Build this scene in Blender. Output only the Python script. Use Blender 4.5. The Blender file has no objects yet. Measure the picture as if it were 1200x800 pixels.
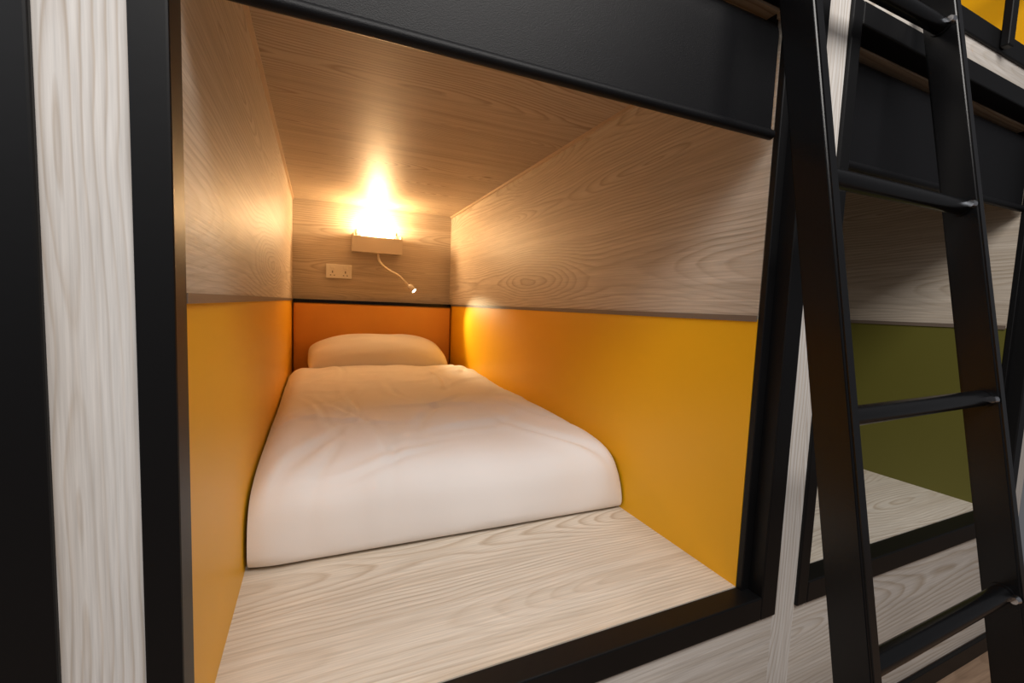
import bpy, bmesh, random
from math import *
from mathutils import Vector, Matrix, noise as mnoise
S=0.5; H=1.82
sc=bpy.context.scene
try: sc.view_settings.view_transform='Standard'
except Exception: pass
def W(p): return (p[0]*S,p[1]*S,(p[2]+H)*S)

# ---------------------------------------------------------------- materials
def newmat(name):
    m=bpy.data.materials.new(name); m.use_nodes=True
    nt=m.node_tree; return m,nt,nt.nodes['Principled BSDF']
def plain(name,col,rough=.5,metal=0,bump=0,bscale=200,spec=.5,emit=None,es=0,var=.06,coat=0):
    m,nt,b=newmat(name); N=nt.nodes; L=nt.links
    tc=N.new('ShaderNodeTexCoord'); nz=N.new('ShaderNodeTexNoise'); nz.inputs['Scale'].default_value=6; nz.inputs['Detail'].default_value=2
    L.new(tc.outputs['Object'],nz.inputs['Vector'])
    mx=N.new('ShaderNodeMix'); mx.data_type='RGBA'
    mx.inputs[6].default_value=(*[c*(1-var) for c in col],1); mx.inputs[7].default_value=(*[min(1,c*(1+var)) for c in col],1)
    L.new(nz.outputs['Fac'],mx.inputs[0]); L.new(mx.outputs[2],b.inputs['Base Color'])
    b.inputs['Roughness'].default_value=rough; b.inputs['Metallic'].default_value=metal
    b.inputs['Specular IOR Level'].default_value=spec; b.inputs['Coat Weight'].default_value=coat
    if bump:
        n2=N.new('ShaderNodeTexNoise'); n2.inputs['Scale'].default_value=bscale; n2.inputs['Detail'].default_value=1
        L.new(tc.outputs['Object'],n2.inputs['Vector'])
        bp=N.new('ShaderNodeBump'); bp.inputs['Strength'].default_value=bump; bp.inputs['Distance'].default_value=.002
        L.new(n2.outputs['Fac'],bp.inputs['Height']); L.new(bp.outputs['Normal'],b.inputs['Normal'])
    if emit:
        b.inputs['Emission Color'].default_value=(*emit,1); b.inputs['Emission Strength'].default_value=es
    return m
def wood(name,ua,va,light,mid,dark,seed=0.,plank=.20,off=0.,k=118.,hs=1.1,hamp=.28,rough=.5):
    """plain-sawn larch: growth rings f = k*sqrt(v'^2+h(u)^2) give nested cathedral arches per board"""
    m,nt,b=newmat(name); N=nt.nodes; L=nt.links
    def math(op,a,c=None):
        n=N.new('ShaderNodeMath'); n.operation=op
        for i,x in enumerate((a,c)):
            if x is None: continue
            if isinstance(x,(int,float)): n.inputs[i].default_value=x
            else: L.new(x,n.inputs[i])
        return n.outputs[0]
    tc=N.new('ShaderNodeTexCoord'); sp=N.new('ShaderNodeSeparateXYZ'); L.new(tc.outputs['Object'],sp.inputs[0])
    u=sp.outputs['XYZ'.index(ua)]; v=sp.outputs['XYZ'.index(va)]
    def comb(a,b_,c):
        n=N.new('ShaderNodeCombineXYZ')
        for i,x in enumerate((a,b_,c)):
            if isinstance(x,(int,float)): n.inputs[i].default_value=x
            else: L.new(x,n.inputs[i])
        return n.outputs[0]
    def nz(vec,det,rough_=.5):
        n=N.new('ShaderNodeTexNoise'); n.inputs['Scale'].default_value=1; n.inputs['Detail'].default_value=det
        n.inputs['Roughness'].default_value=rough_; L.new(vec,n.inputs['Vector']); return n.outputs['Fac']
    q=math('DIVIDE',math('ADD',v,off),plank)
    pid=math('FLOOR',q); w=math('ADD',math('MULTIPLY',pid,7.31),seed)
    wn=N.new('ShaderNodeTexWhiteNoise'); wn.noise_dimensions='1D'; L.new(w,wn.inputs['W'])
    vc=math('MULTIPLY',math('SUBTRACT',math('FRACT',q),.5),plank)
    vc=math('ADD',vc,math('MULTIPLY',math('SUBTRACT',wn.outputs['Value'],.5),plank*.4))
    wob=nz(comb(math('MULTIPLY',u,2.2),math('MULTIPLY',v,3.),w),1.)
    vc=math('ADD',vc,math('MULTIPLY',math('SUBTRACT',wob,.5),.045))
    h=math('MULTIPLY',math('SUBTRACT',nz(comb(math('MULTIPLY',u,hs),3.7,w),1.2),.38),hamp)
    f=math('SQRT',math('ADD',math('MULTIPLY',vc,vc),math('MULTIPLY',h,h)))
    n2=nz(comb(math('MULTIPLY',u,6.),math('MULTIPLY',v,26.),w),2.)
    f=math('ADD',math('MULTIPLY',f,k),math('MULTIPLY',n2,1.1))
    fr=math('FRACT',f)
    cr=N.new('ShaderNodeValToRGB'); L.new(fr,cr.inputs[0]); e=cr.color_ramp.elements
    e[0].position=0; e[0].color=(*light,1); e[1].position=1; e[1].color=(*light,1)
    a=e.new(.35); a.color=(*light,1); a=e.new(.66); a.color=(*mid,1); a=e.new(.85); a.color=(*dark,1); a=e.new(.96); a.color=(*mid,1)
    fib=nz(comb(math('MULTIPLY',u,9.),math('MULTIPLY',v,320.),w),2.,.6)
    streak=nz(comb(math('MULTIPLY',u,.8),math('MULTIPLY',v,40.),w),2.,.6)
    c2=N.new('ShaderNodeValToRGB'); L.new(streak,c2.inputs[0]); e=c2.color_ramp.elements
    e[0].position=.3; e[0].color=(*[(x+y)/2 for x,y in zip(mid,dark)],1); e[1].position=.62; e[1].color=(*light,1)
    mx=N.new('ShaderNodeMix'); mx.data_type='RGBA'
    msk=nz(comb(math('MULTIPLY',u,1.6),math('MULTIPLY',v,7.),w),1.)
    mr=N.new('ShaderNodeMapRange'); mr.inputs[1].default_value=.40; mr.inputs[2].default_value=.60; mr.inputs[3].default_value=.25; mr.inputs[4].default_value=.9
    L.new(msk,mr.inputs[0]); L.new(mr.outputs[0],mx.inputs[0]); L.new(c2.outputs[0],mx.inputs[6]); L.new(cr.outputs[0],mx.inputs[7])
    mul=N.new('ShaderNodeMix'); mul.data_type='RGBA'; mul.blend_type='MULTIPLY'; mul.inputs[0].default_value=1
    fc=N.new('ShaderNodeMapRange'); fc.inputs[1].default_value=.3; fc.inputs[2].default_value=.7; fc.inputs[3].default_value=.86; fc.inputs[4].default_value=1.10
    L.new(fib,fc.inputs[0]); L.new(mx.outputs[2],mul.inputs[6])
    g=comb(fc.outputs[0],fc.outputs[0],fc.outputs[0]); L.new(g,mul.inputs[7])
    last=mul.outputs[2]
    vo=N.new('ShaderNodeTexVoronoi'); vo.inputs['Scale'].default_value=1.; L.new(comb(math('MULTIPLY',u,3.),math('MULTIPLY',v,6.),w),vo.inputs['Vector'])
    km=N.new('ShaderNodeMapRange'); km.inputs[1].default_value=.03; km.inputs[2].default_value=.085; km.inputs[3].default_value=.8; km.inputs[4].default_value=0.
    L.new(vo.outputs['Distance'],km.inputs[0])
    sel=N.new('ShaderNodeSeparateColor'); L.new(vo.outputs['Color'],sel.inputs[0])
    kk=math('MULTIPLY',km.outputs[0],math('GREATER_THAN',sel.outputs[0],.62))
    kx=N.new('ShaderNodeMix'); kx.data_type='RGBA'; L.new(kk,kx.inputs[0]); L.new(last,kx.inputs[6]); kx.inputs[7].default_value=(*[c*.75 for c in dark],1)
    L.new(kx.outputs[2],b.inputs['Base Color'])
    b.inputs['Roughness'].default_value=rough; b.inputs['Specular IOR Level'].default_value=.35
    bp=N.new('ShaderNodeBump'); bp.inputs['Strength'].default_value=.25; bp.inputs['Distance'].default_value=.001
    L.new(fib,bp.inputs['Height']); L.new(bp.outputs['Normal'],b.inputs['Normal'])
    return m
LT=(.62,.545,.455); MD=(.52,.445,.355); DK=(.385,.30,.215)
w_front_v=wood('larch_vertical','Z','X',(.70,.675,.645),(.62,.58,.54),(.50,.425,.35),seed=3.,plank=.156,off=.2594,k=125.,hs=1.6,hamp=.26)
w_front_h=wood('larch_apron','X','Z',(.66,.62,.575),(.57,.52,.46),(.46,.385,.305),seed=5.)
w_side=wood('larch_side','Y','Z',LT,MD,DK,seed=1.7,off=.06)
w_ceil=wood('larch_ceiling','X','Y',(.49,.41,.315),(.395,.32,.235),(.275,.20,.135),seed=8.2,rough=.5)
w_back=wood('larch_back','X','Z',LT,MD,DK,seed=2.2)
w_deck=wood('larch_deck','X','Y',(.76,.69,.595),(.67,.59,.49),(.54,.435,.325),seed=12.,off=.05)
w_floor=wood('oak_floor','X','Y',(.36,.24,.16),(.27,.17,.11),(.16,.10,.06),seed=4.,rough=.5,plank=.14)
w_trim=plain('larch_edge_strip',(.55,.42,.29),.4)
trim_d=plain('dado_strip_taupe',(.17,.13,.10),.45)
black=plain('black_satin_lacquer',(.0045,.0045,.005),.45,bump=.05,bscale=60,spec=.24)
blackm=plain('black_powder_coat',(.004,.004,.0045),.25,bump=.03,bscale=300,spec=.4)
fabric=plain('black_blackout_fabric',(.005,.005,.006),.45,bump=.2,bscale=900,spec=.2)
yellow=plain('yellow_laminate',(.90,.46,.008),.42,bump=.08,bscale=400,var=.03,spec=.4)
orange=plain('orange_leather',(.84,.40,.06),.45,bump=.3,bscale=500,var=.05)
olive=plain('olive_laminate',(.13,.12,.018),.5,bump=.08,bscale=400,var=.03)
linen=plain('white_cotton',(.84,.80,.78),.85,bump=.12,bscale=900,var=.01,spec=.15)
white=plain('white_plastic',(.85,.82,.76),.35,var=.02)
whitem=plain('lamp_housing_white',(.66,.58,.48),.35,var=.02)
chrome=plain('chrome',(.8,.8,.82),.18,metal=1,var=.02)
glow=plain('lamp_diffuser_lit',(1,.85,.6),.4,emit=(1,.72,.38),es=16)
led=plain('led_lens_lit',(1,.95,.85),.3,emit=(1,.85,.6),es=25)
dark=plain('socket_slot',(.25,.23,.20),.5)

# ---------------------------------------------------------------- mesh builder
class MB:
    def __init__(s): s.v=[];s.f=[];s.m=[];s.sm=[];s.mats=[]
    def mi(s,mat):
        if mat not in s.mats: s.mats.append(mat)
        return s.mats.index(mat)
    def add(s,vs,fs,mat,smooth=False):
        o=len(s.v); s.v+= [tuple(v) for v in vs]; k=s.mi(mat)
        for f in fs: s.f.append([i+o for i in f]); s.m.append(k); s.sm.append(smooth)
    def box(s,x0,x1,y0,y1,z0,z1,mat,b=0,M=None):
        bm=bmesh.new(); bmesh.ops.create_cube(bm,size=1)
        for v in bm.verts: v.co=Vector(((x0+x1)/2+v.co.x*(x1-x0),(y0+y1)/2+v.co.y*(y1-y0),(z0+z1)/2+v.co.z*(z1-z0)))
        if b: bmesh.ops.bevel(bm,geom=bm.edges[:],offset=b,segments=2,affect='EDGES',profile=.5)
        if M: bmesh.ops.transform(bm,matrix=M,verts=bm.verts)
        bm.verts.index_update()
        s.add([v.co for v in bm.verts],[[v.index for v in f.verts] for f in bm.faces],mat); bm.free()
    def tube(s,pts,rad,mat,seg=16,caps=True):
        pts=[Vector(p) for p in pts]; n=len(pts)
        if not isinstance(rad,(list,tuple)): rad=[rad]*n
        vs=[];fs=[]; ref=None
        for i,p in enumerate(pts):
            t=(pts[min(i+1,n-1)]-pts[max(i-1,0)]).normalized()
            if ref is None: ref=t.orthogonal().normalized()
            ref=(ref-t*ref.dot(t)).normalized(); q=t.cross(ref)
            for k in range(seg):
                a=2*pi*k/seg; vs.append(p+rad[i]*(cos(a)*ref+sin(a)*q))
        for i in range(n-1):
            for k in range(seg):
                k2=(k+1)%seg; fs.append([i*seg+k,i*seg+k2,(i+1)*seg+k2,(i+1)*seg+k])
        s.add(vs,fs,mat,True)
        if caps: s.add(vs[:seg],[list(range(seg))[::-1]],mat); s.add(vs[-seg:],[list(range(seg))],mat)
    def grid(s,vs,nu,nv,mat):
        fs=[[i*nv+j,(i+1)*nv+j,(i+1)*nv+j+1,i*nv+j+1] for i in range(nu-1) for j in range(nv-1)]
        s.add(vs,fs,mat,True)
    def build(s,name,recalc=True):
        me=bpy.data.meshes.new(name); me.from_pydata([W(v) for v in s.v],[],s.f)
        for m in s.mats: me.materials.append(m)
        for p,k,q in zip(me.polygons,s.m,s.sm): p.material_index=k; p.use_smooth=q
        if recalc:
            bm=bmesh.new(); bm.from_mesh(me); bmesh.ops.recalc_face_normals(bm,faces=bm.faces); bm.to_mesh(me); bm.free()
        ob=bpy.data.objects.new(name,me); bpy.context.collection.objects.link(ob); return ob

# ---------------------------------------------------------------- constants
XoL,XoR=-.3008,1.566; Xl,Xr=-.246,1.445; Zc,Zf=1.035,-1.020; ZoB,ZoT=-1.110,1.12; Zm=-.011; Yb=5.12; YF=1.0; YI=1.07
PX,PZ=1.991,2.325
def pod(i,j,band):
    dx,dz=PX*i,PZ*j
    fr=MB()
    xl,xr=XoL+dx,XoR+dx; zb,zt=ZoB+dz,ZoT+dz
    fr.box(xl,xl+.060,YF-.012,YI,zb,zt,black,.005)
    fr.box(xr-.082,xr,YF-.012,YI,zb,zt,black,.005)
    fr.box(Xr+dx,xr-.078,YF+.045,YI-.001,zb+.02,zt-.02,black,.003)
    fr.box(xl+.060,xr-.082,YF-.012,YI,zb,Zf+dz-.002,black,.005)
    fr.box(xl+.060,xr-.082,YF-.012,YI,Zc+dz+.005,zt,black,.005)
    fr.build('pod_frame')
    T=.05
    def sidewall(x0,x1,inner,name):
        w=MB(); w.box(x0,x1,YI,Yb,Zf+dz-.05,Zm+dz,band); w.box(x0,x1,YI,Yb,Zm+dz,Zc+dz+.05,w_side)
        sx=inner; e=.006*(1 if inner==x1 else -1)
        a,b_=sorted((sx,sx+e)); w.box(a,b_,YI+.002,Yb-.01,Zm+dz-.008,Zm+dz+.014,trim_d)
        e=.016*(1 if inner==x1 else -1); a,b_=sorted((sx,sx+e))
        w.box(a,b_,YI+.002,Yb-.01,Zc+dz-.02,Zc+dz,w_trim)
        w.build(name)
    sidewall(Xl+dx-T,Xl+dx,Xl+dx,'wall_left'); sidewall(Xr+dx,Xr+dx+T,Xr+dx,'wall_right')
    w=MB(); w.box(Xl+dx-T,Xr+dx+T,Yb,Yb+.05,Zf+dz-.05,Zc+dz+.05,w_back); w.build('wall_back')
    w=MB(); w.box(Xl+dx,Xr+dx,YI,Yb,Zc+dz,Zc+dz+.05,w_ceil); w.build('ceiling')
    w=MB(); w.box(Xl+dx,Xr+dx,YI,Yb,Zf+dz-.05,Zf+dz,w_deck); w.build('floor')
    r=MB(); x0,x1=Xl+dx+.02,Xr+dx-.022
    yc,zc=1.125,.955; R=.062
    prof=[(yc+R*cos(radians(t)),zc+R*sin(radians(t))) for t in range(-170,181,18)]
    hang=[(yc-R,zc-.05-(zc-.05-.635)*k/10.) for k in range(11)]
    def drop(x,z):
        f=(x-x0)/(x1-x0); k=(zc-z)/(zc-.61); return z+dz-( .030*(1-f))*max(0,k)
    vs=[];P=prof+hang
    nu=12
    for a in range(nu):
        x=x0+(x1-x0)*a/(nu-1)
        for (y,z) in P: vs.append((x,y,drop(x,z)))
    r.grid(vs,nu,len(P),fabric)
    r.tube([(x0,yc,zc+dz),(x0+.001,yc,zc+dz)],R*.98,blackm,24); r.tube([(x1-.001,yc,zc+dz),(x1,yc,zc+dz)],R*.98,blackm,24)
    r.tube([(x0,yc-R,drop(x0,.625)),(x1,yc-R,drop(x1,.625))],.017,fabric,14)
    r.box(x0-.016,x0-.002,1.08,1.19,.90+dz,1.033+dz,blackm,.003); r.box(x1+.002,x1+.016,1.08,1.19,.90+dz,1.033+dz,blackm,.003)
    r.build('roller_blind',recalc=False)
    h=MB(); h.box(Xl+dx+.012,Xr+dx-.012,Yb-.12,Yb-.004,Zf+dz+.002,-.035+dz,orange if j==0 and i==0 else band,.02)
    h.box(Xl+dx+.012,Xr+dx-.012,Yb-.125,Yb-.004,-.035+dz,.0+dz,blackm,.004); h.build('headboard')
pod(0,0,yellow); pod(1,0,olive); pod(-1,0,olive)
pod(0,1,yellow); pod(1,1,yellow); pod(-1,1,yellow)

w=MB()
top=3.62
for i in (-1,0,1,2):
    w.box(XoR+PX*(i-1),XoL+PX*i,YF,YI-.01,-1.76,top,w_front_v)
for i in (-1,0,1):
    a,b_=XoL+PX*i,XoR+PX*i
    w.box(a,b_,YF,YI-.01,-1.72,ZoB,w_front_h)
    w.box(a,b_,YF,YI-.01,ZoT,ZoB+PZ,w_front_h)
    w.box(a,b_,YF,YI-.01,ZoT+PZ,top,w_front_h)
w.build('wall_front')
b=MB(); b.box(XoR-2*PX,XoL+2*PX,YF-.02,YF,-1.82,-1.725,black,.003); b.build('baseboard_front')
f=MB(); f.box(-4.5,6,-6,YF+.06,-1.87,-1.82,w_floor); f.build('floor')

# ---------------------------------------------------------------- duvet
def cat(P,n):
    out=[]
    for i in range(len(P)-1):
        p0=P[max(i-1,0)];p1=P[i];p2=P[i+1];p3=P[min(i+2,len(P)-1)]
        for k in range(n):
            t=k/n; out.append(tuple(.5*((2*b)+(-a+c)*t+(2*a-5*b+4*c-d)*t*t+(-a+3*b-3*c+d)*t**3) for a,b,c,d in zip(p0,p1,p2,p3)))
    out.append(P[-1]); return out
prof=cat([(1.84,-1.012),(1.785,-1.008),(1.755,-.97),(1.748,-.88),(1.765,-.775),(1.825,-.705),(1.95,-.668),(2.2,-.648),(2.5,-.640),(2.8,-.635),(3.2,-.63),(3.6,-.62),(4.0,-.61),(4.27,-.615),(4.34,-.65),(4.36,-.74),(4.36,-.9)],9)
d=MB(); nu=150; vs=[]
xa,xb=Xl+.012,Xr-.012
def crease(x,y,cx,cy,ang,ln,wd,dep):
    c,s_=cos(ang),sin(ang); u=(x-cx)*c+(y-cy)*s_; v=-(x-cx)*s_+(y-cy)*c
    v+=.03*sin(u*6+cx*9)
    return -dep*exp(-(u/ln)**2)*(exp(-(v/wd)**2)-.6*exp(-((v-1.8*wd)/(1.4*wd))**2))
random.seed(11)
CR=[(random.uniform(-.1,1.3),random.uniform(1.85,4.2),random.uniform(-.5,1.9),random.uniform(.15,.45),random.uniform(.016,.035),random.uniform(.006,.016)) for _ in range(38)]
CR+=[(1.15,2.0,2.2,.35,.03,.020),(1.25,2.4,2.0,.3,.03,.018),(.0,2.1,1.2,.3,.03,.014),(.5,2.0,.25,.4,.03,.010)]
for i in range(nu):
    s_=i/(nu-1); s_=.45*s_+.55*(.5-.5*cos(pi*s_))
    x=xa+(xb-xa)*s_
    dl=(x-xa); dr=(xb-x)
    el=1-(1-min(dl/.14,1))**2.4; er=1-(1-min(dr/.15,1))**2.6
    e=(.80+.20*el)*(.78+.22*er)
    for (y,z) in prof:
        zz=Zf+.008+(z-Zf-.008)*e
        fr=max(0,min(1,(2.6-y)/.8))
        back=(1-er)*.06*fr*max(0,min(1,(z+1.02)/.25))+(1-el)*.02*fr
        yy=y+back-.03*s_*fr
        n1=mnoise.noise(Vector((x*1.6,y*1.1,3.1)))*.020+mnoise.noise(Vector((x*4.0+y*1.2,y*2.2,7.)))*.012
        n2=sum(crease(x,y,*c) for c in CR)
        n3=mnoise.noise(Vector((x*5.5,z*1.5,11.)))*.020
        k=max(0,min(1,(z+1.0)/.25))
        k2=max(0,min(1,(z+1.012)/.06))
        vs.append((x,yy-(n1*.6+n2*.8)*fr*k-n3*fr*k2,zz+(n1+n2)*k))
d.grid(vs,nu,len(prof),linen); d.build('duvet',recalc=False)
m=MB(); m.box(Xl+.03,Xr-.03,1.9,4.98,Zf+.002,-.78,white,.04); m.build('mattress')
p=MB()
def pil(cx,cy,cz,a,b_,t,tilt):
    n=41
    for sgn in (1,-1):
        vs=[]
        for i in range(n):
            for j in range(n):
                u=-cos(pi*i/(n-1)); v=-cos(pi*j/(n-1))
                h=(max(0,1-abs(u)**2.7)*max(0,1-abs(v)**2.4))**.5
                x=u*a*(1-.03*v**4); y=v*b_*(1-.05*u**4)
                z=sgn*h*t*(1.0 if sgn>0 else .6)+mnoise.noise(Vector((u*2.4,v*2.4,sgn)))*.026*h
                y2=y*cos(tilt)-z*sin(tilt); z2=y*sin(tilt)+z*cos(tilt)
                vs.append((cx+x,cy+y2,cz+z2))
        p.grid(vs,n,n,linen)
pil(.585,4.67,-.57,.675,.31,.22,radians(14)); p.build('pillow')

# ---------------------------------------------------------------- wall lamp
l=MB()
y0,y1=Yb-.20,Yb-.001
l.box(.33,.845,y0,y0+.018,.52,.69,whitem,.004)
l.box(.33,.348,y0+.018,y1,.53,.72,whitem,.003); l.box(.827,.845,y0+.018,y1,.53,.72,whitem,.003)
l.box(.348,.827,y0+.018,y1,.53,.548,whitem,.003)
l.box(.38,.80,Yb-.015,y1,.548,.78,whitem,.003)
l.tube([(.42,Yb-.09,.71),(.76,Yb-.09,.71)],.045,glow,16)
for x in (.40,.77): l.box(x-.02,x+.02,Yb-.13,Yb-.06,.548,.73,whitem,.003)
arm=cat([(.60,y0+.05,.53),(.60,y0+.03,.46),(.63,y0-.01,.40),(.70,y0-.05,.34),(.79,y0-.09,.29),(.85,y0-.12,.23),(.89,y0-.14,.19)],6)
l.tube(arm,.013,whitem,10)
a=Vector(arm[-1]); dr=(a-Vector(arm[-4])).normalized()
l.tube([a,a+dr*.01,a+dr*.07,a+dr*.085],[.012,.028,.032,.028],whitem,16)
l.tube([a+dr*.083,a+dr*.09],[.024,.022],led,16)
l.build('wall_reading_lamp')
s=MB(); s.box(.075,.335,Yb-.024,Yb-.001,.235,.385,white,.006)
for xx in (.14,.27):
    s.box(xx-.022,xx+.022,Yb-.030,Yb-.022,.335,.365,white,.003)
    s.box(xx-.006,xx+.006,Yb-.026,Yb-.021,.29,.315,dark); s.box(xx-.025,xx-.012,Yb-.026,Yb-.021,.262,.272,dark); s.box(xx+.012,xx+.025,Yb-.026,Yb-.021,.262,.272,dark)
s.build('wall_socket')

# ---------------------------------------------------------------- ladder
L_=MB()
yz=lambda z:.721+.1687*z
zt=1.26; zb=-1.815
def rail(x0,x1):
    hd=.050; vs=[];
    for z in (zb,zt):
        for x,y in ((x0,-hd),(x1,-hd),(x1,hd),(x0,hd)): vs.append((x,yz(z)+y,z))
    bm=bmesh.new(); bv=[bm.verts.new(v) for v in vs]
    for f in ((0,1,2,3),(7,6,5,4),(0,4,5,1),(1,5,6,2),(2,6,7,3),(3,7,4,0)): bm.faces.new([bv[i] for i in f])
    bmesh.ops.bevel(bm,geom=bm.edges[:],offset=.007,segments=3,affect='EDGES'); bm.verts.index_update()
    L_.add([v.co for v in bm.verts],[[v.index for v in f.verts] for f in bm.faces],blackm); bm.free()
rail(1.222,1.264); rail(2.052,2.094)
for z in (1.067,.405,-.252,-.882,-1.52):
    y=yz(z)
    L_.tube([(1.262,y,z-.008),(2.054,y,z+.006)],.027,blackm,20)
    L_.tube([(1.262,y,z-.008),(1.270,y,z-.008)],.034,blackm,20)
    L_.tube([(2.045,y,z+.006),(2.053,y,z+.006)],.034,blackm,20)
    L_.tube([(2.034,y-.033,z+.008),(2.052,y-.033,z+.008)],[.011,.014],chrome,12)
L_.build('bunk_ladder')
g=MB()
for x in (2.77,3.40): g.box(x-.025,x+.025,.955,.987,1.225,1.90,black,.005)
g.box(2.745,3.425,.955,.987,1.88,1.94,black,.005)
g.build('guard_rail')

# ---------------------------------------------------------------- lights
def lamp(kind,name,loc,e,col,**k):
    ld=bpy.data.lights.new(name,kind); ld.energy=e; ld.color=col
    for a,v in k.items(): setattr(ld,a,v)
    o=bpy.data.objects.new(name,ld); o.location=W(loc); bpy.context.collection.objects.link(o); return o
def aim(o,t):
    o.rotation_euler=(Vector(W(t))-o.location).to_track_quat('-Z','Y').to_euler()
lamp('POINT','lamp_bulb',(.585,Yb-.15,.76),13.5,(1,.62,.30),shadow_soft_size=.025)
o=lamp('SPOT','reading_led',a+dr*.15,12.0,(1,.84,.5),shadow_soft_size=.01,spot_size=radians(62),spot_blend=.9); aim(o,(1.44,4.08,-.34))
o=lamp('AREA','room_ceiling_light',(.6,-1.4,3.1),44,(1,.955,.91),shape='RECTANGLE',size=1.6,size_y=.8); aim(o,(.7,1.4,-.6))
o=lamp('AREA','room_ceiling_light.001',(-2.6,-1.2,2.2),9,(.94,.96,1),shape='RECTANGLE',size=1.0,size_y=1.0); aim(o,(0,1,-.2))
wd=bpy.data.worlds.new('w'); sc.world=wd; wd.use_nodes=True
wd.node_tree.nodes['Background'].inputs[0].default_value=(.95,.95,1,1); wd.node_tree.nodes['Background'].inputs[1].default_value=.11

# ---------------------------------------------------------------- camera
R=[[0.913,0.0031,0.4079],[-0.4061,-0.0882,0.9096],[0.0388,-0.9961,-0.0792]]
right=Vector([r[0] for r in R]).normalized(); fwd=Vector([r[2] for r in R]).normalized()
up=right.cross(fwd).normalized(); right=fwd.cross(up).normalized()
cd=bpy.data.cameras.new('camera'); cd.sensor_width=36; cd.lens=509/1200*36; cd.clip_start=.01
c=bpy.data.objects.new('camera',cd)
M=Matrix((right,up,-fwd)).transposed().to_4x4(); M.translation=Vector(W((0,0,0))); c.matrix_world=M
bpy.context.collection.objects.link(c); sc.camera=c
